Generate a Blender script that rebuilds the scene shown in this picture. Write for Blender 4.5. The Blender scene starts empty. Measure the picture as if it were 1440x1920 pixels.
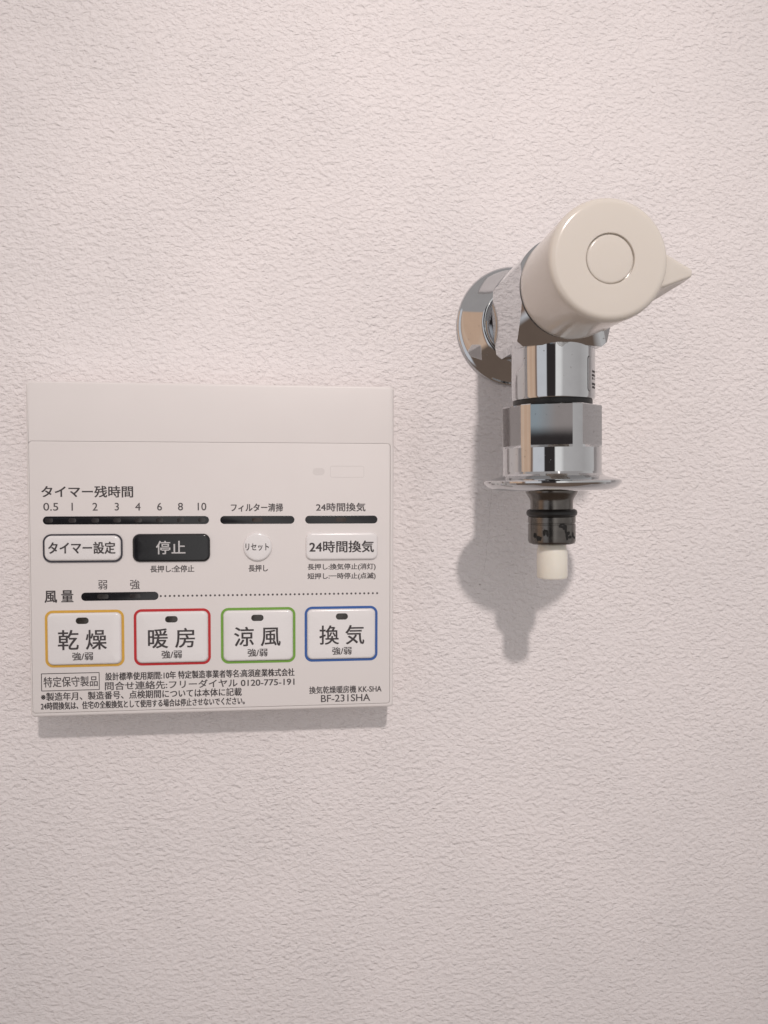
import bpy, bmesh, math, random
from mathutils import Vector, Matrix
random.seed(7)
scn = bpy.context.scene
col = scn.collection
MM = 0.001
Z0 = 1.2                       # height of the eye line above the floor, metres

# ------------------------------------------------------------------ camera
cd = bpy.data.cameras.new('camera')
cam = bpy.data.objects.new('camera', cd); col.objects.link(cam)
cd.sensor_fit = 'VERTICAL'; cd.sensor_height = 24.0; cd.lens = 24.0 * 1443 / 1920
cd.clip_start = 0.01; cd.clip_end = 50
rt = Vector((0.99423432, -0.107206, 0.00223332)); up = Vector((0.00201493, 0.03950234, 0.99921745))
bk = -Vector((0.10721033, 0.99345178, -0.03949059))
m = Matrix((rt, up, bk)).transposed().to_4x4(); m.translation = Vector((0, -0.339, Z0))
cam.matrix_world = m
cd.dof.use_dof = True; cd.dof.focus_distance = 0.305; cd.dof.aperture_fstop = 20.0
scn.camera = cam

# ------------------------------------------------------------------ exposure
vs = scn.view_settings
vs.view_transform = 'Standard'; vs.look = 'None'; vs.exposure = -0.10; vs.gamma = 1.0; vs.use_curve_mapping = False

# ------------------------------------------------------------------ room light (world), by direction
W = bpy.data.worlds.new('World'); scn.world = W; W.use_nodes = True
nt = W.node_tree; N = nt.nodes; Lk = nt.links
for n in list(N): N.remove(n)
def wn(t, **k):
    n = N.new(t)
    for a, b in k.items(): setattr(n, a, b)
    return n
def wmath(op, a, b=None):
    n = wn('ShaderNodeMath', operation=op)
    for i, v in enumerate((a, b)):
        if v is None: continue
        if isinstance(v, (int, float)): n.inputs[i].default_value = v
        else: Lk.new(v, n.inputs[i])
    return n.outputs[0]
def wramp(fac, stops, interp='LINEAR'):
    r = wn('ShaderNodeValToRGB'); r.color_ramp.interpolation = interp
    e = r.color_ramp.elements
    while len(e) > 1: e.remove(e[-1])
    e[0].position = stops[0][0]; e[0].color = (*stops[0][1], 1)
    for p, c in stops[1:]:
        x = e.new(p); x.color = (*c, 1)
    Lk.new(fac, r.inputs[0]); return r.outputs[0]
def wmix(f, a, b):
    n = wn('ShaderNodeMix', data_type='RGBA')
    Lk.new(f, n.inputs[0])
    for s, v in ((n.inputs[6], a), (n.inputs[7], b)):
        if isinstance(v, tuple): s.default_value = (*v, 1)
        else: Lk.new(v, s)
    return n.outputs[2]
tc = wn('ShaderNodeTexCoord'); sp = wn('ShaderNodeSeparateXYZ'); Lk.new(tc.outputs['Generated'], sp.inputs[0])
X, Y, Zc = sp.outputs
az = wmath('MULTIPLY', wmath('ARCTAN2', X, wmath('MULTIPLY', Y, -1.0)), 57.29578)   # 0 = straight out of the wall, + = right
el = wmath('MULTIPLY', wmath('ARCSINE', Zc), 57.29578)
def A(d): return (d + 180) / 360
azf = wmath('DIVIDE', wmath('ADD', az, 180.0), 360.0)
GREY = (.62, .59, .59); LGT = (.86, .86, .90); DRK = (.05, .042, .042); WOOD = (.84, .58, .42); WOODD = (.34, .23, .18); WOODL = (.92, .68, .52)
walls = wramp(azf, [(0, GREY), (A(-101), GREY), (A(-99), WOODD), (A(-95), WOODD), (A(-93), WOOD), (A(-86), WOODL), (A(-83), WOOD), (A(-76), WOOD), (A(-74), WOODL), (A(-72), WOOD), (A(-68), WOOD), (A(-66), WOODD),
                    (A(-63), WOODD), (A(-61), LGT), (A(-36), LGT), (A(-34), DRK), (A(-12), DRK), (A(-10), (1.2, 1.17, 1.14)),
                    (A(2), (1.15, 1.12, 1.10)), (A(10), (.72, .69, .68)), (A(60), (.60, .57, .56)), (A(90), (.75, .72, .71))])
elf = wmath('DIVIDE', wmath('ADD', el, 90.0), 180.0)
def B(d): return (d + 90) / 180
ceil_f = wramp(elf, [(0, (0, 0, 0)), (B(27), (0, 0, 0)), (B(29), (1, 1, 1))])
floor_f = wramp(elf, [(0, (1, 1, 1)), (B(-36), (1, 1, 1)), (B(-28), (0, 0, 0))])
c1 = wmix(ceil_f, walls, (.52, .485, .475))
c2 = wmix(floor_f, c1, (.20, .145, .115))
pz = wramp(azf, [(0, (0, 0, 0)), (A(-27), (1, 1, 1)), (A(-10), (0, 0, 0))], 'CONSTANT')
pe = wramp(elf, [(0, (0, 0, 0)), (B(3.4), (0, 0, 0)), (B(3.5), (1, 1, 1)), (B(5.9), (1, 1, 1)), (B(6.1), (0, 0, 0))])
pc = wramp(azf, [(0, (.42, .48, .52)), (A(-18.9), (.42, .48, .52)), (A(-18.7), (.44, .385, .37))])
c2 = wmix(wmath('MULTIPLY', pz, pe), c2, pc)   # the hands and face over the dark clothes of whoever stands there
bg = wn('ShaderNodeBackground'); bg.inputs[1].default_value = 1.0
Lk.new(c2, bg.inputs[0])
out = wn('ShaderNodeOutputWorld'); Lk.new(bg.outputs[0], out.inputs[0])

# ------------------------------------------------------------------ the ceiling lamp of the room
ld = bpy.data.lights.new('ceiling_lamp', 'SPOT'); ld.energy = 34; ld.color = (1.0, .90, .86)
ld.shadow_soft_size = 0.025; ld.spot_size = math.radians(36); ld.spot_blend = 1.0
lo = bpy.data.objects.new('ceiling_lamp', ld); col.objects.link(lo)
lo.location = (.075, -1.000, Z0 + .700)
lo.rotation_euler = (Vector((.060, 0, Z0 + .050)) - lo.location).to_track_quat('-Z', 'Y').to_euler()

# ------------------------------------------------------------------ materials
def mat(name, base, rough=.5, metal=0., spec=.5, coat=0., noise=None, bump=None, sss=0.):
    m = bpy.data.materials.new(name); m.use_nodes = True
    n = m.node_tree.nodes; l = m.node_tree.links; b = n['Principled BSDF']
    b.inputs['Base Color'].default_value = (*base, 1); b.inputs['Roughness'].default_value = rough
    b.inputs['Metallic'].default_value = metal; b.inputs['Specular IOR Level'].default_value = spec
    b.inputs['Coat Weight'].default_value = coat; b.inputs['Coat Roughness'].default_value = .08
    if sss:
        b.inputs['Subsurface Weight'].default_value = sss; b.inputs['Subsurface Radius'].default_value = (1, .9, .7); b.inputs['Subsurface Scale'].default_value = .003
    t = n.new('ShaderNodeTexCoord')
    if noise:                      # (scale, colour factor low, roughness spread)
        s, lowf, rs = noise
        nz = n.new('ShaderNodeTexNoise'); nz.inputs['Scale'].default_value = s; nz.inputs['Detail'].default_value = 4
        l.new(t.outputs['Object'], nz.inputs['Vector'])
        r = n.new('ShaderNodeValToRGB'); r.color_ramp.elements[0].position = .3; r.color_ramp.elements[1].position = .7
        r.color_ramp.elements[0].color = (*[c * lowf for c in base], 1); r.color_ramp.elements[1].color = (*base, 1)
        l.new(nz.outputs['Fac'], r.inputs[0]); l.new(r.outputs[0], b.inputs['Base Color'])
        mr = n.new('ShaderNodeMapRange'); mr.inputs[3].default_value = max(0, rough - rs); mr.inputs[4].default_value = rough + rs
        l.new(nz.outputs['Fac'], mr.inputs[0]); l.new(mr.outputs[0], b.inputs['Roughness'])
    if bump:
        s, d = bump
        nz = n.new('ShaderNodeTexNoise'); nz.inputs['Scale'].default_value = s; nz.inputs['Detail'].default_value = 2
        l.new(t.outputs['Object'], nz.inputs['Vector'])
        bp = n.new('ShaderNodeBump'); bp.inputs['Distance'].default_value = d; bp.inputs['Strength'].default_value = 1
        l.new(nz.outputs['Fac'], bp.inputs['Height']); l.new(bp.outputs[0], b.inputs['Normal'])
    return m
M = {}
M['plastic'] = mat('warm_white_plastic', (.72, .684, .672), .38, spec=.4, noise=(60, .985, .04), bump=(2600, 4e-6))
M['button'] = mat('button_white_plastic', (.75, .73, .73), .17, spec=.5, noise=(300, .985, .03))
M['black'] = mat('black_gloss_plastic', (.012, .012, .014), .16, spec=.5, noise=(400, .8, .04))
M['lens'] = mat('smoked_lamp_lens', (.040, .036, .036), .2, spec=.5, noise=(900, .6, .05))
M['lens_brown'] = mat('smoked_brown_lens', (.036, .024, .020), .2, spec=.5, noise=(900, .7, .05))
M['led'] = mat('dark_lamp_window', (.045, .04, .035), .2, noise=(1500, .55, .05))
M['ink'] = mat('dark_grey_ink', (.070, .062, .064), .5, spec=.2, noise=(1200, .8, .05))
M['ink_soft'] = mat('grey_ink', (.105, .095, .097), .5, spec=.2, noise=(1200, .8, .05))
M['ink_white'] = mat('white_ink', (.55, .54, .54), .5, noise=(1200, .9, .05))
M['ink_faint'] = mat('faint_mark', (.68, .645, .633), .45, noise=(1200, .98, .05))
M['yellow'] = mat('yellow_ink', (.66, .38, .06), .45, noise=(900, .9, .05))
M['red'] = mat('red_ink', (.50, .020, .025), .45, noise=(900, .9, .05))
M['green'] = mat('green_ink', (.17, .36, .05), .45, noise=(900, .9, .05))
M['blue'] = mat('blue_ink', (.035, .11, .36), .45, noise=(900, .9, .05))
M['navy'] = mat('navy_ink', (.035, .032, .045), .45, noise=(900, .9, .05))
M['chrome'] = mat('chrome', (.56, .57, .58), .03, metal=1., noise=(220, .95, .012))
def spots(m, scale, lo, hi, dark):
    n = m.node_tree.nodes; l = m.node_tree.links; b = n['Principled BSDF']
    t = n.new('ShaderNodeTexCoord'); z = n.new('ShaderNodeTexNoise'); z.inputs['Scale'].default_value = scale; z.inputs['Detail'].default_value = 1.5
    l.new(t.outputs['Object'], z.inputs['Vector'])
    r = n.new('ShaderNodeMapRange'); r.inputs[1].default_value = lo; r.inputs[2].default_value = hi; r.inputs[3].default_value = 0; r.inputs[4].default_value = 1
    l.new(z.outputs['Fac'], r.inputs[0])
    src = b.inputs['Base Color'].links[0].from_socket; rs = b.inputs['Roughness'].links[0].from_socket
    mx = n.new('ShaderNodeMix'); mx.data_type = 'RGBA'; l.new(r.outputs[0], mx.inputs[0]); l.new(src, mx.inputs[6]); mx.inputs[7].default_value = (*dark, 1)
    l.new(mx.outputs[2], b.inputs['Base Color'])
    ad = n.new('ShaderNodeMath'); ad.operation = 'MULTIPLY_ADD'; l.new(r.outputs[0], ad.inputs[0]); ad.inputs[1].default_value = .3; l.new(rs, ad.inputs[2])
    l.new(ad.outputs[0], b.inputs['Roughness'])
spots(M['chrome'], 620, .735, .775, (.30, .29, .28))
M['steel'] = mat('dull_nozzle_metal', (.16, .15, .14), .24, metal=1., noise=(350, .75, .08))
M['rubber'] = mat('black_rubber', (.012, .012, .012), .45, noise=(500, .7, .1))
M['cream'] = mat('cream_plastic', (.655, .61, .552), .17, spec=.5, noise=(45, .985, .03), sss=.12)
M['tip'] = mat('milky_white_plastic', (.78, .75, .67), .4, noise=(200, .96, .05), sss=.35)
M['grime'] = mat('black_grime', (.006, .0055, .005), .8, noise=(900, .6, .1))
M['sticker'] = mat('clear_sticker', (.50, .50, .50), .18, metal=.85, noise=(500, .95, .03))

def wall_material():
    m = bpy.data.materials.new('embossed_wallpaper'); m.use_nodes = True
    n = m.node_tree.nodes; l = m.node_tree.links; b = n['Principled BSDF']
    b.inputs['Roughness'].default_value = .62; b.inputs['Specular IOR Level'].default_value = .35
    t = n.new('ShaderNodeTexCoord')
    def mp(sx, sz, rot=0):
        k = n.new('ShaderNodeMapping'); k.inputs['Scale'].default_value = (sx, 1, sz); k.inputs['Rotation'].default_value = (0, rot, 0)
        l.new(t.outputs['Object'], k.inputs[0]); return k.outputs[0]
    def nz(v, s, det, dist=0., rough=.5):
        k = n.new('ShaderNodeTexNoise'); k.inputs['Scale'].default_value = s; k.inputs['Detail'].default_value = det
        k.inputs['Distortion'].default_value = dist; k.inputs['Roughness'].default_value = rough
        l.new(v, k.inputs['Vector']); return k.outputs['Fac']
    def mt(op, a, c=None):
        k = n.new('ShaderNodeMath'); k.operation = op
        for i, v in enumerate((a, c)):
            if v is None: continue
            if isinstance(v, (int, float)): k.inputs[i].default_value = v
            else: l.new(v, k.inputs[i])
        return k.outputs[0]
    f1 = nz(mp(.68, 1.0, .12), 545, 2.4, .35, .5)
    f2 = nz(mp(.75, 1.0, -.35), 800, 2.0, .3)
    cr = nz(mp(.6, 1.0, .3), 560, 1.0, .6)
    ridge = mt('MINIMUM', mt('MULTIPLY', mt('ABSOLUTE', mt('SUBTRACT', cr, .5)), 7.0), 1.0)     # thin creases between the lumps
    h = mt('ADD', mt('MULTIPLY', f1, 1.0), mt('MULTIPLY', f2, .30))
    h = mt('ADD', h, mt('MULTIPLY', ridge, .07))
    big = nz(mp(1, 1), 40, 3)
    h = mt('MULTIPLY', h, mt('ADD', .7, mt('MULTIPLY', big, .6)))
    bp = n.new('ShaderNodeBump'); bp.inputs['Strength'].default_value = 1.0; bp.inputs['Distance'].default_value = .00115
    l.new(h, bp.inputs['Height']); l.new(bp.outputs[0], b.inputs['Normal'])
    r = n.new('ShaderNodeValToRGB'); r.color_ramp.elements[0].position = .35; r.color_ramp.elements[1].position = .65
    r.color_ramp.elements[0].color = (.762, .720, .718, 1); r.color_ramp.elements[1].color = (.80, .753, .750, 1)
    l.new(nz(mp(1, 1), 18, 4), r.inputs[0]); l.new(r.outputs[0], b.inputs['Base Color'])
    return m
M['wall'] = wall_material()
M['mark'] = mat('grey_paper_mark', (.60, .545, .53), .8, noise=(900, .6, .1))

# ------------------------------------------------------------------ mesh helpers (all lengths in mm; x right, h out of the wall, z up)
def P(x, h, z): return (x * MM, -h * MM, z * MM)
def link(name, bm, material, parent=None, sharp=None):
    bmesh.ops.remove_doubles(bm, verts=bm.verts, dist=1e-7)
    bmesh.ops.recalc_face_normals(bm, faces=bm.faces)
    me = bpy.data.meshes.new(name); bm.to_mesh(me); bm.free()
    me.materials.append(M[material])
    if sharp is not None:
        for p in me.polygons: p.use_smooth = True
        me.set_sharp_from_angle(angle=math.radians(sharp))
    o = bpy.data.objects.new(name, me); col.objects.link(o)
    if parent: o.parent = parent
    return o
def rrect(x0, x1, z0, z1, r, seg=8):
    r = max(1e-4, min(r, (x1 - x0) / 2 - 1e-5, (z1 - z0) / 2 - 1e-5)); pts = []
    for cx, cz, a0 in ((x1 - r, z1 - r, 0), (x0 + r, z1 - r, 90), (x0 + r, z0 + r, 180), (x1 - r, z0 + r, 270)):
        for i in range(seg + 1):
            a = math.radians(a0 + 90 * i / seg); pts.append((cx + r * math.cos(a), cz + r * math.sin(a)))
    return pts
def bridge(bm, A_, B_):
    k = len(A_)
    for i in range(k): bm.faces.new((A_[i], A_[(i + 1) % k], B_[(i + 1) % k], B_[i]))
def ring(bm, pts, h): return [bm.verts.new(P(x, h, z)) for x, z in pts]
def slab(x0, x1, z0, z1, h0, h1, r, bev, bm=None, steps=4, seg=8, dome=0.):
    bm = bm or bmesh.new()
    prev = ring(bm, rrect(x0, x1, z0, z1, r, seg), h0); bm.faces.new(prev)
    for i in range(steps + 1):
        a = math.pi / 2 * i / steps; d = bev * (1 - math.cos(a)); hh = h1 - bev + bev * math.sin(a)
        cur = ring(bm, rrect(x0 + d, x1 - d, z0 + d, z1 - d, r - d, seg), hh); bridge(bm, prev, cur); prev = cur
    if dome:
        w = min(x1 - x0, z1 - z0) / 2 - bev
        for t in (.3, .6, .85):
            d = bev + w * t
            cur = ring(bm, rrect(x0 + d, x1 - d, z0 + d, z1 - d, r - d, seg), h1 + dome * (1 - (1 - t) ** 2)); bridge(bm, prev, cur); prev = cur
    bm.faces.new(prev); return bm
def frame(x0, x1, z0, z1, w, r, h, t=.06, bm=None):
    bm = bm or bmesh.new()
    o = rrect(x0, x1, z0, z1, r); i_ = rrect(x0 + w, x1 - w, z0 + w, z1 - w, max(r - w, .05))
    a, b, c, d = ring(bm, o, h), ring(bm, o, h + t), ring(bm, i_, h + t), ring(bm, i_, h)
    bridge(bm, a, b); bridge(bm, b, c); bridge(bm, c, d); bridge(bm, d, a); return bm
def lathe(prof, axis, seg=96, c=(0, 0), bm=None, cap=True):
    """prof = [(radius, position along the axis)]; axis 'h' (out of the wall) or 'z' (up); c = centre in the other two"""
    bm = bm or bmesh.new(); prev = None; first = None
    for r, p in prof:
        vs_ = []
        for i in range(seg):
            a = 2 * math.pi * i / seg; u, v = r * math.cos(a), r * math.sin(a)
            vs_.append(bm.verts.new(P(c[0] + u, p, c[1] + v) if axis == 'h' else P(c[0] + u, c[1] + v, p)))
        if prev: bridge(bm, prev, vs_)
        else: first = vs_
        prev = vs_
    if cap: bm.faces.new(first); bm.faces.new(prev)
    return bm
def fillet(r0, p0, r1, p1, n=5, convex=True):
    """quarter curve from (r0,p0) to (r1,p1)"""
    o = []
    for i in range(n + 1):
        a = math.pi / 2 * i / n
        o.append((r0 + (r1 - r0) * (1 - math.cos(a)), p0 + (p1 - p0) * math.sin(a)) if convex else
                 (r0 + (r1 - r0) * math.sin(a), p0 + (p1 - p0) * (1 - math.cos(a))))
    return o
def text(body, x0, x1, z0, z1, h, material, parent, bold=.012, name='lettering'):
    c = bpy.data.curves.new('lettering', 'FONT'); c.body = body; c.resolution_u = 4
    o = bpy.data.objects.new('lettering', c); col.objects.link(o)
    dg = bpy.context.evaluated_depsgraph_get(); dg.update()
    me = bpy.data.meshes.new_from_object(o.evaluated_get(dg)); bpy.data.objects.remove(o); bpy.data.curves.remove(c)
    xs = [v.co.x for v in me.vertices]; ys = [v.co.y for v in me.vertices]
    ax, bx, ay, by = min(xs), max(xs), min(ys), max(ys)
    sx, sz = (x1 - x0) / (bx - ax), (z1 - z0) / (by - ay)
    if len(body) <= 2 and body.isascii(): sx = sz; x0 = (x0 + x1 - (bx - ax) * sx) / 2
    base = [((v.co.x - ax) * sx + x0, (v.co.y - ay) * sz + z0) for v in me.vertices]
    faces = [tuple(p.vertices) for p in me.polygons]
    bpy.data.meshes.remove(me); me = bpy.data.meshes.new(name)
    d = max(0., bold) * sz * 2.0                            # weight of the stroke: the glyph struck again a hair to each side
    strikes = [(0, 0)] + ([(d, d * .6), (-d, -d * .6), (d, -d * .6), (-d, d * .6)] if d else [])
    vv, ff = [], []
    for q, (ox, oz) in enumerate(strikes):
        o_ = len(vv)
        vv += [P(x + ox, h + q * .004, z + oz) for x, z in base]; ff += [tuple(i + o_ for i in f) for f in faces]
    me.from_pydata(vv, [], ff); me.update()
    me.materials.clear(); me.materials.append(M[material]); me.name = name
    t = bpy.data.objects.new(name, me); col.objects.link(t); t.parent = parent
    return t
def thing(name, label, cat, loc):
    o = bpy.data.objects.new(name, None); col.objects.link(o); o.location = loc; o.empty_display_size = .02
    o['label'] = label; o['category'] = cat; return o

# ================================================================== WALL
bm = bmesh.new()
bmesh.ops.create_cube(bm, size=1)
for v in bm.verts: v.co = (v.co.x * 3.0, .06 + v.co.y * .12, v.co.z * 2.4 + 1.2)
wall = link('wall', bm, 'wall'); wall['kind'] = 'structure'
wall['label'] = 'off-white embossed wallpaper wall behind the panel and the tap'; wall['category'] = 'wall'

bm = bmesh.new()                                           # a hairline split of the paper under the tap and a speck at its foot
line = [(85.6, -1.0), (85.1, -5.5), (85.0, -9), (84.4, -13), (84.5, -17), (83.8, -21), (83.7, -26), (82.9, -30), (83.0, -34), (82.3, -38), (82.1, -40.5), (81.4, -42.5)]
for (xa, za), (xb, zb) in zip(line[:-1], line[1:]):
    bm.faces.new([bm.verts.new(P(x, .05, z)) for x, z in ((xa - .05, za), (xa + .05, za), (xb + .05, zb + .8), (xb - .05, zb + .8))])
bm.faces.new([bm.verts.new(P(80.2 + .55 * math.cos(a * .785) * (1.3 if a in (3, 7) else .9), .06, -46.3 + .4 * math.sin(a * .785))) for a in range(8)])
mk = link('paper_mark', bm, 'mark', wall); mk.matrix_parent_inverse = Matrix.Identity(4); mk.location = (0, 0, Z0)

# ================================================================== CONTROL PANEL
panel = thing('control_panel', 'flat white bathroom ventilation control panel with coloured button outlines, left of the tap',
              'control panel', (0, 0, Z0))
PX0, PX1, PZ0, PZ1, PH = -108.5, 38.6, -95.3, 39.6, 19.0
DX0, DX1, DZ0, DZ1 = -107.6, 37.1, -93.6, 15.8            # the hinged lower cover
bm = bmesh.new()
inset = .9
outer0 = rrect(PX0 + 3.2, PX1 - 3.2, PZ0 + 3.2, PZ1 - 3.2, 1.2); 
prev = ring(bm, outer0, 0); bm.faces.new(prev)
cur = ring(bm, rrect(PX0 + 3.2, PX1 - 3.2, PZ0 + 3.2, PZ1 - 3.2, 1.2), 4.0); bridge(bm, prev, cur); prev = cur
cur = ring(bm, rrect(PX0, PX1, PZ0, PZ1, 1.6), 5.5); bridge(bm, prev, cur); prev = cur
for i in range(5):
    a = math.pi / 2 * i / 4; d = inset * (1 - math.cos(a)); hh = PH - inset + inset * math.sin(a)
    cur = ring(bm, rrect(PX0 + d, PX1 - d, PZ0 + d, PZ1 - d, 1.6 - d * .5), hh); bridge(bm, prev, cur); prev = cur
din = ring(bm, rrect(DX0 - .11, DX1 + .11, DZ0 - .11, DZ1 + .11, 1.3), PH)
bridge(bm, prev, din)
dlow = ring(bm, rrect(DX0 - .11, DX1 + .11, DZ0 - .11, DZ1 + .11, 1.3), PH - .75); bridge(bm, din, dlow); bm.faces.new(dlow)
link('housing', bm, 'plastic', panel, 35)
cover = link('cover', slab(DX0, DX1, DZ0, DZ1, PH - .7, PH, 1.2, .22), 'plastic', panel, 35)
FH = PH                                                    # face height
e = .03                                                    # printing stands this much proud
INK, SOFT = 'ink', 'ink_soft'
text('タイマー残時間', -102.9, -67.5, -6.6, -2.0, FH + e, INK, cover, .010)
for s, a, b in (('0.5', -102.3, -96.6), ('1', -91.9, -90.5), ('2', -83.6, -81.1), ('3', -75.1, -72.6), ('4', -66.9, -64.3),
                ('6', -58.3, -55.8), ('8', -50.0, -47.5), ('10', -42.3, -38.0)):
    text(s, a, b, -11.9, -8.8, FH + e, SOFT, cover, .004)
text('フィルター清掃', -28.5, -7.5, -12.4, -9.1, FH + e, SOFT, cover, .012)
text('24時間換気', 6.3, 26.7, -12.4, -8.9, FH + e, SOFT, cover, .010)
text('長押し:全停止', -60.9, -43.5, -37.1, -34.3, FH + e, SOFT, cover, .012)
text('長押し', -21.5, -13.7, -37.2, -34.4, FH + e, SOFT, cover, .012)
text('長押し:換気停止(消灯)', 2.7, 31.0, -37.1, -34.2, FH + e, SOFT, cover, .012)
text('短押し:一時停止(点滅)', 2.7, 31.0, -41.0, -38.1, FH + e, SOFT, cover, .012)
text('弱', -81.5, -78.0, -43.8, -40.1, FH + e, SOFT, cover, .004)
text('強', -69.0, -65.2, -43.9, -40.0, FH + e, SOFT, cover, .004)
text('風 量', -102.3, -91.3, -48.9, -44.0, FH + e, INK, cover, .010)
bm = bmesh.new()
k = 50
for i in range(k):
    x = -56.9 + (88.6) * i / (k - 1)
    slab(x - .42, x + .42, -47.25, -46.4, FH - .2, FH + e, .38, .02, bm, 1, 3)
link('dotted_line', bm, SOFT, cover)
fr = link('text_box', frame(-104.2, -81.4, -84.8, -77.5, .32, .3, FH - .03, .06), SOFT, cover)
text('特定保守製品', -103.2, -82.2, -83.2, -79.0, FH + e, SOFT, cover, .006)
text('設計標準使用期間:10年 特定製造事業者等名:高須産業株式会社', -79.1, -2.9, -81.0, -77.8, FH + e, INK, cover, .012)
text('問合せ連絡先:フリーダイヤル 0120-775-191', -79.3, -2.9, -85.0, -81.6, FH + e, SOFT, cover, .010)
text('※製造年月、製造番号、点検期間については本体に記載', -104.3, -24.6, -88.7, -85.4, FH + e, INK, cover, .010)
text('24時間換気は、住宅の全般換気として使用する場合は停止させないでください。', -104.4, -23.4, -92.4, -89.3, FH + e, INK, cover, .012)
text('換気乾燥暖房機 KK-SHA', 3.3, 33.6, -88.8, -85.7, FH + e, SOFT, cover, .010)
text('BF-231SHA', 8.2, 28.8, -92.4, -89.4, FH + e, SOFT, cover, .006)
link('receiver_window', slab(4.8, 9.8, 2.6, 5.6, FH - .3, FH + .02, 1.5, .02), 'ink_faint', cover)
link('outline_mark', frame(12.0, 26.2, 1.6, 6.5, .30, .9, FH - .03, .05), 'ink_faint', cover)

# indicator strips: dark glossy windows with lamps behind them
def strip(x0, x1, z0, z1, lamps, lens='lens', lw=1.5):
    o = link('indicator_strip', slab(x0, x1, z0, z1, FH - .5, FH + .10, 1.65, .12), 'black', panel, 35)
    for x in lamps:
        link('indicator_lamp', slab(x - lw, x + lw, z0 + .75, z1 - .75, FH - .3, FH + .125, .8, .02), lens, o, 35)
    return o
strip(-102.6, -37.4, -17.5, -14.2, (-100.2, -91.2, -82.3, -73.8, -65.5, -57.0, -48.7, -40.2))
strip(-32.9, -2.7, -17.5, -14.2, (-17.8,), 'lens_brown', 2.2)
strip(1.7, 31.8, -17.5, -14.2, (16.6,), 'lens_brown', 2.2)
strip(-88.2, -57.8, -48.4, -45.0, (-79.7, -67.1), 'lens', 2.2)

# keys
BH = FH + 1.1
def key(x0, x1, z0, z1, r, m='button', bev=.95, top=BH, dome=.12):
    return link('button', slab(x0, x1, z0, z1, FH - .5, top, r, bev, None, 5, 10, dome), m, panel, 40)
bt = key(-102.0, -72.3, -32.1, -21.9, 2.8, dome=.06)
link('button_outline', frame(-102.6, -71.7, -32.7, -21.3, .62, 3.3, FH - .03, .55), 'navy', bt)
text('タイマー設定', -100.2, -74.4, -29.2, -24.4, BH + .15, INK, bt, .010)
bs = key(-67.8, -37.0, -32.8, -21.4, 2.8, 'black', dome=.06)
text('停止', -58.3, -46.8, -29.6, -24.2, BH + .15, 'ink_white', bs, .006)
br = key(-23.7, -11.9, -32.9, -21.0, 5.95, bev=1.0)
text('リセット', -22.6, -13.2, -28.4, -25.5, BH + .17, SOFT, br, .008)
bv = key(1.9, 31.9, -32.6, -21.2, 2.6)
text('24時間換気', 3.5, 30.1, -29.4, -24.6, BH + .17, INK, bv, .010)
for x0, x1, colr, a, tx in ((-102.4, -71.5, 'yellow', '乾 燥', (-97.0, -78.2)), (-67.7, -37.0, 'red', '暖 房', (-61.8, -43.3)),
                            (-32.9, -2.4, 'green', '涼 風', (-27.3, -8.6)), (1.4, 31.9, 'blue', '換 気', (7.6, 26.1))):
    b = key(x0 + 1.05, x1 - 1.05, -74.15, -53.15, 2.3)
    link('button_outline', frame(x0, x1, -75.2, -52.1, 1.0, 3.1, FH - .03, .12), colr, b)
    xc = sum(tx) / 2
    text(a, tx[0], tx[1], -67.9, -59.9, BH + .17, INK, b, .006)
    text('強/弱', xc - 4.0, xc + 4.0, -72.2, -69.0, BH + .17, SOFT, b, .008)
    link('indicator_lamp', slab(xc - 2.5, xc + 2.5, -57.5, -54.9, BH - .3, BH + .14, 1.25, .03), 'led', b, 35)

# ================================================================== TAP
tap = thing('water_tap', 'chrome wall tap with cream round lever handle, right of the control panel',
            'tap', (95.1 * MM, 0, Z0 + 69.2 * MM))
tap.rotation_euler = (0, math.radians(-.9), 0)
HS = 53.0
# wall flange and pipe
fl = [(26.4, 0), (26.5, .7), (26.2, 1.3), (25.6, 1.75), (25.1, 2.0), (24.6, 2.4), (22.4, 4.7), (20.2, 7.0), (18.0, 9.3), (17.2, 10.1)] + \
     [(16.6, 10.5), (15.6, 10.6), (13.0, 10.4), (11.6, 9.0)]
link('wall_flange', lathe(fl, 'h', 128), 'chrome', tap, 28)
link('inlet_pipe', lathe([(11.2, 7.5), (11.2, 22), (12.0, 24), (15.0, 28)], 'h', 96), 'chrome', tap, 28)
# square valve body turned on a lathe: flats cut by cones at both ends
S = 17.0; SB = 19.6
def r_sq(a):
    c_, s_ = abs(math.cos(a)) + 1e-9, math.sin(a)
    return min(S / c_, 19.2) if s_ > 0 else min(S / c_, SB / (abs(s_) + 1e-9), RC)
RC = 24.6
extra = [math.degrees(math.acos(S / 19.2))]; extra += [180 - extra[0]]
k1 = math.degrees(math.acos(S / RC)); k2 = math.degrees(math.asin(SB / RC)); extra += [-k1, -k2, 180 + k1, 180 + k2]
angs = sorted({round(math.radians(i * 2.5), 6) for i in range(144)} | {round(math.radians(x % 360), 6) for x in extra})
bm = bmesh.new(); R0, H0, K0 = 16.6, 27.0, 1.25            # rear cone: radius grows K mm per mm
R1, H1, K1 = 17.2, 70.0, 1.1                               # front cone
rings = [[], [], [], []]
for a in angs:
    s = min(r_sq(a), RC); c_, s_ = math.cos(a), math.sin(a)
    h_r = H0 + max(0, s - R0) / K0 + .01; h_f = H1 - max(0, s - R1) / K1 - .01
    for rr, (rad, hh) in zip(rings, ((min(R0, s), H0), (s, h_r), (s, h_f), (min(R1, s), H1))):
        rr.append(bm.verts.new(P(rad * c_, hh, rad * s_)))
for i in range(3): bridge(bm, rings[i], rings[i + 1])
bm.faces.new(rings[0]); bm.faces.new(rings[3])
link('valve_body', bm, 'chrome', tap, 20)
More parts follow.
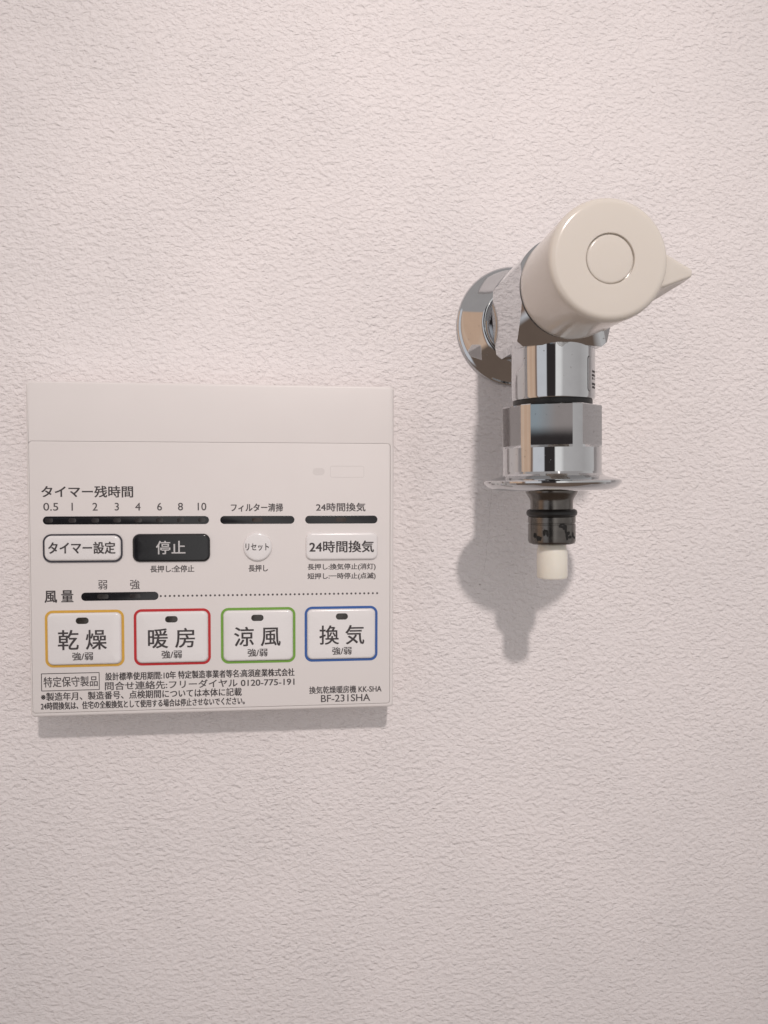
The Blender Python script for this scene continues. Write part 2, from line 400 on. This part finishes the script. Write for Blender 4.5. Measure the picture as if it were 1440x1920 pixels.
link('gap_shade_ring', lathe([(17.4, 69.6), (17.9, 69.9), (17.9, 71.2), (17.0, 71.8)], 'h', 96), 'rubber', tap, 30)  # black ring put in for the shade of the gap behind the handle
# cream handle with lever and centre cap
hp = [(17.7, 71.3), (18.4, 71.6), (18.7, 72.2), (18.75, 75), (19.1, 96), (19.3, 103.6)] + fillet(19.3, 103.6, 16.9, 106.0, 7)[1:] + [(12, 106.25), (8.0, 106.3), (7.86, 106.15), (7.82, 105.3), (7.5, 105.2)]
handle = link('handle', lathe(hp, 'h', 128, (.5, .1)), 'cream', tap, 40)
link('handle_cap', lathe([(7.5, 104.6), (7.5, 105.75), (7.32, 105.97), (6.9, 106.05), (3, 106.15)], 'h', 96, (.5, .1)), 'cream', handle, 40)
bm = bmesh.new(); prev = None
for i in range(2):
    x = (6.0, 28.9)[i]
    zt, zb, hf, hb, dl = ((10.2, -12.4, 104.2, 85.0, 6.5), (-2.0, -4.2, 103.4, 99.4, .3))[i]
    v = [bm.verts.new(P(x, h_, z_)) for h_, z_ in ((hf, zt), (hf, zb), (hb, zb - dl), (hb, zt + dl * .25))]
    if prev: bridge(bm, prev, v)
    else: bm.faces.new(v)
    prev = v
bm.faces.new(prev)
bmesh.ops.bevel(bm, geom=list(bm.edges), offset=.00085, offset_type='OFFSET', segments=5, profile=.5, affect='EDGES', clamp_overlap=True)
link('lever', bm, 'cream', handle, 50)
# spout, gasket
link('spout', lathe([(15.3, -12.0), (15.6, -12.5), (15.6, -37.6), (15.3, -38.3), (14.3, -38.6)], 'z', 128, (-.2, HS)), 'chrome', tap, 28)
link('gasket', lathe([(14.6, -38.2), (14.8, -38.7), (14.8, -40.3), (14.6, -40.8)], 'z', 96, (-.4, HS)), 'rubber', tap, 30)
# hose nipple: six wrench flats, wide collar
RN = 18.5; FL = 16.95; az0 = -18.5
bm = bmesh.new(); half = math.degrees(math.acos(FL / RN))
angs = set()
for i in range(6):
    cn = az0 + 60 * i
    for d in [-half + 2 * half * j / 12 for j in range(13)] + [half + (60 - 2 * half) * j / 6 for j in range(1, 6)]: angs.add(round((cn + d) % 360, 5))
angs = sorted(angs)
def r_flat(d):
    q = ((d - az0 + 30) % 60) - 30
    return FL / math.cos(math.radians(q)) if abs(q) <= half + 1e-4 else RN
def nring(f, z): return [bm.verts.new(P(-.8 + f(d) * math.sin(math.radians(d)), HS + f(d) * math.cos(math.radians(d)), z)) for d in angs]
spec_r = [(lambda d: r_flat(d) - 1.2, -40.6), (lambda d: r_flat(d) - .3, -40.7), (r_flat, -41.0), (r_flat, -55.6), (lambda d: RN, -56.5), (lambda d: RN, -65.3),
          (lambda d: RN + .25, -66.1), (lambda d: RN + .9, -66.8), (lambda d: RN + 2.4, -67.4), (lambda d: 23.6, -68.0), (lambda d: 25.2, -68.4), (lambda d: 25.7, -68.8),
          (lambda d: 25.7, -69.4), (lambda d: 25.4, -70.0), (lambda d: 24.6, -70.9), (lambda d: 23.6, -71.6), (lambda d: 22.4, -72.1), (lambda d: 21, -72.3), (lambda d: 11, -72.5)]
prev = None
for f, z in spec_r:
    cur = nring(f, z)
    if prev: bridge(bm, prev, cur)
    else: bm.faces.new(cur)
    prev = cur
bm.faces.new(prev)
link('hose_nipple', bm, 'chrome', tap, 14)
# nozzle under the collar
noz = [(9.9, -71.8), (9.8, -73.0), (9.4, -73.8), (8.4, -75.4), (8.1, -76.2), (8.0, -77.2), (8.0, -79.4), (8.6, -80.4), (8.75, -82.2)] + \
      [(8.95, -82.5), (8.95, -84.6), (8.7, -84.75), (8.7, -85.15), (8.95, -85.3), (8.95, -91.6), (8.55, -92.5), (7.4, -92.9)]
nozzle = link('nozzle', lathe(noz, 'z', 96, (-.9, HS)), 'steel', tap, 28)
link('seal_ring', lathe([(8.5, -79.6), (9.2, -79.9), (9.6, -80.7), (9.5, -81.5), (9.1, -82.1), (8.5, -82.2)], 'z', 96, (-.9, HS)), 'rubber', tap, 60)
bm = bmesh.new()                                           # grime spots round the nozzle's lower edge
for d, z, w, hgt in ((-62, -89.3, .8, 1.0), (-50, -90.3, .9, .9), (-36, -88.2, .5, 1.2), (-33, -87.4, .8, .4), (-29, -88.4, .4, 1.0), (8, -85.6, 1.1, .7),
                     (13, -86.3, .8, .9), (17, -87.3, .4, 1.1), (22, -88.5, .9, .7), (20, -89.6, .5, 1.1), (30, -89.9, .8, .6), (42, -89.2, .5, .9), (50, -90.2, .7, .5)):
    n = 12; c0 = []
    for j in range(n):
        a = 2 * math.pi * j / n; k = random.uniform(.7, 1.15)
        dd = math.radians(d) + 1.35 * w * k * math.cos(a) / 8.95; zz = z + 1.25 * hgt * k * math.sin(a)
        c0.append(bm.verts.new(P(-.9 + 9.0 * math.sin(dd), HS + 9.0 * math.cos(dd), zz)))
    bm.faces.new(c0)
link('grime', bm, 'grime', nozzle)
tp = [(5.2, -92.4), (5.3, -94.2), (5.65, -95.2), (5.75, -96.2), (5.8, -105.2), (5.5, -105.9), (4.6, -106.2)]
link('nozzle_tip', lathe(tp, 'z', 64, (-.8, HS)), 'tip', tap, 35)
# small sticker curved round the right of the spout
def patch(d0, d1, z0, z1, rad, n=14, bm=None, r=1.2):
    bm = bm or bmesh.new(); pts = rrect(0, (math.radians(d1 - d0)) * rad, z0, z1, r, 6)
    vsx = [bm.verts.new(P(-.2 + rad * math.sin(math.radians(d0) + u / rad), HS + rad * math.cos(math.radians(d0) + u / rad), z)) for u, z in pts]
    return bm, vsx
bm, a = patch(34, 80, -36.2, -23.2, 15.65); bm2, b_ = patch(35.2, 78.8, -35.9, -23.5, 15.65, bm=bm, r=1.0)
bridge(bm, a, b_)
stk = link('sticker_border', bm, 'ink_soft', tap)
bm = bmesh.new()
for z, ds in ((-28.6, (47, 51, 55)), (-30.0, (46, 50, 56)), (-31.2, (47, 53)), (-33.2, (46, 49, 54, 58)), (-34.4, (47, 51, 56))):
    for d in ds:
        _, v = patch(d, d + random.uniform(2.2, 3.6), z - .42, z + .42, 15.66, bm=bm, r=.05)
        bm.faces.new(v)
link('sticker_print', bm, 'ink', stk)
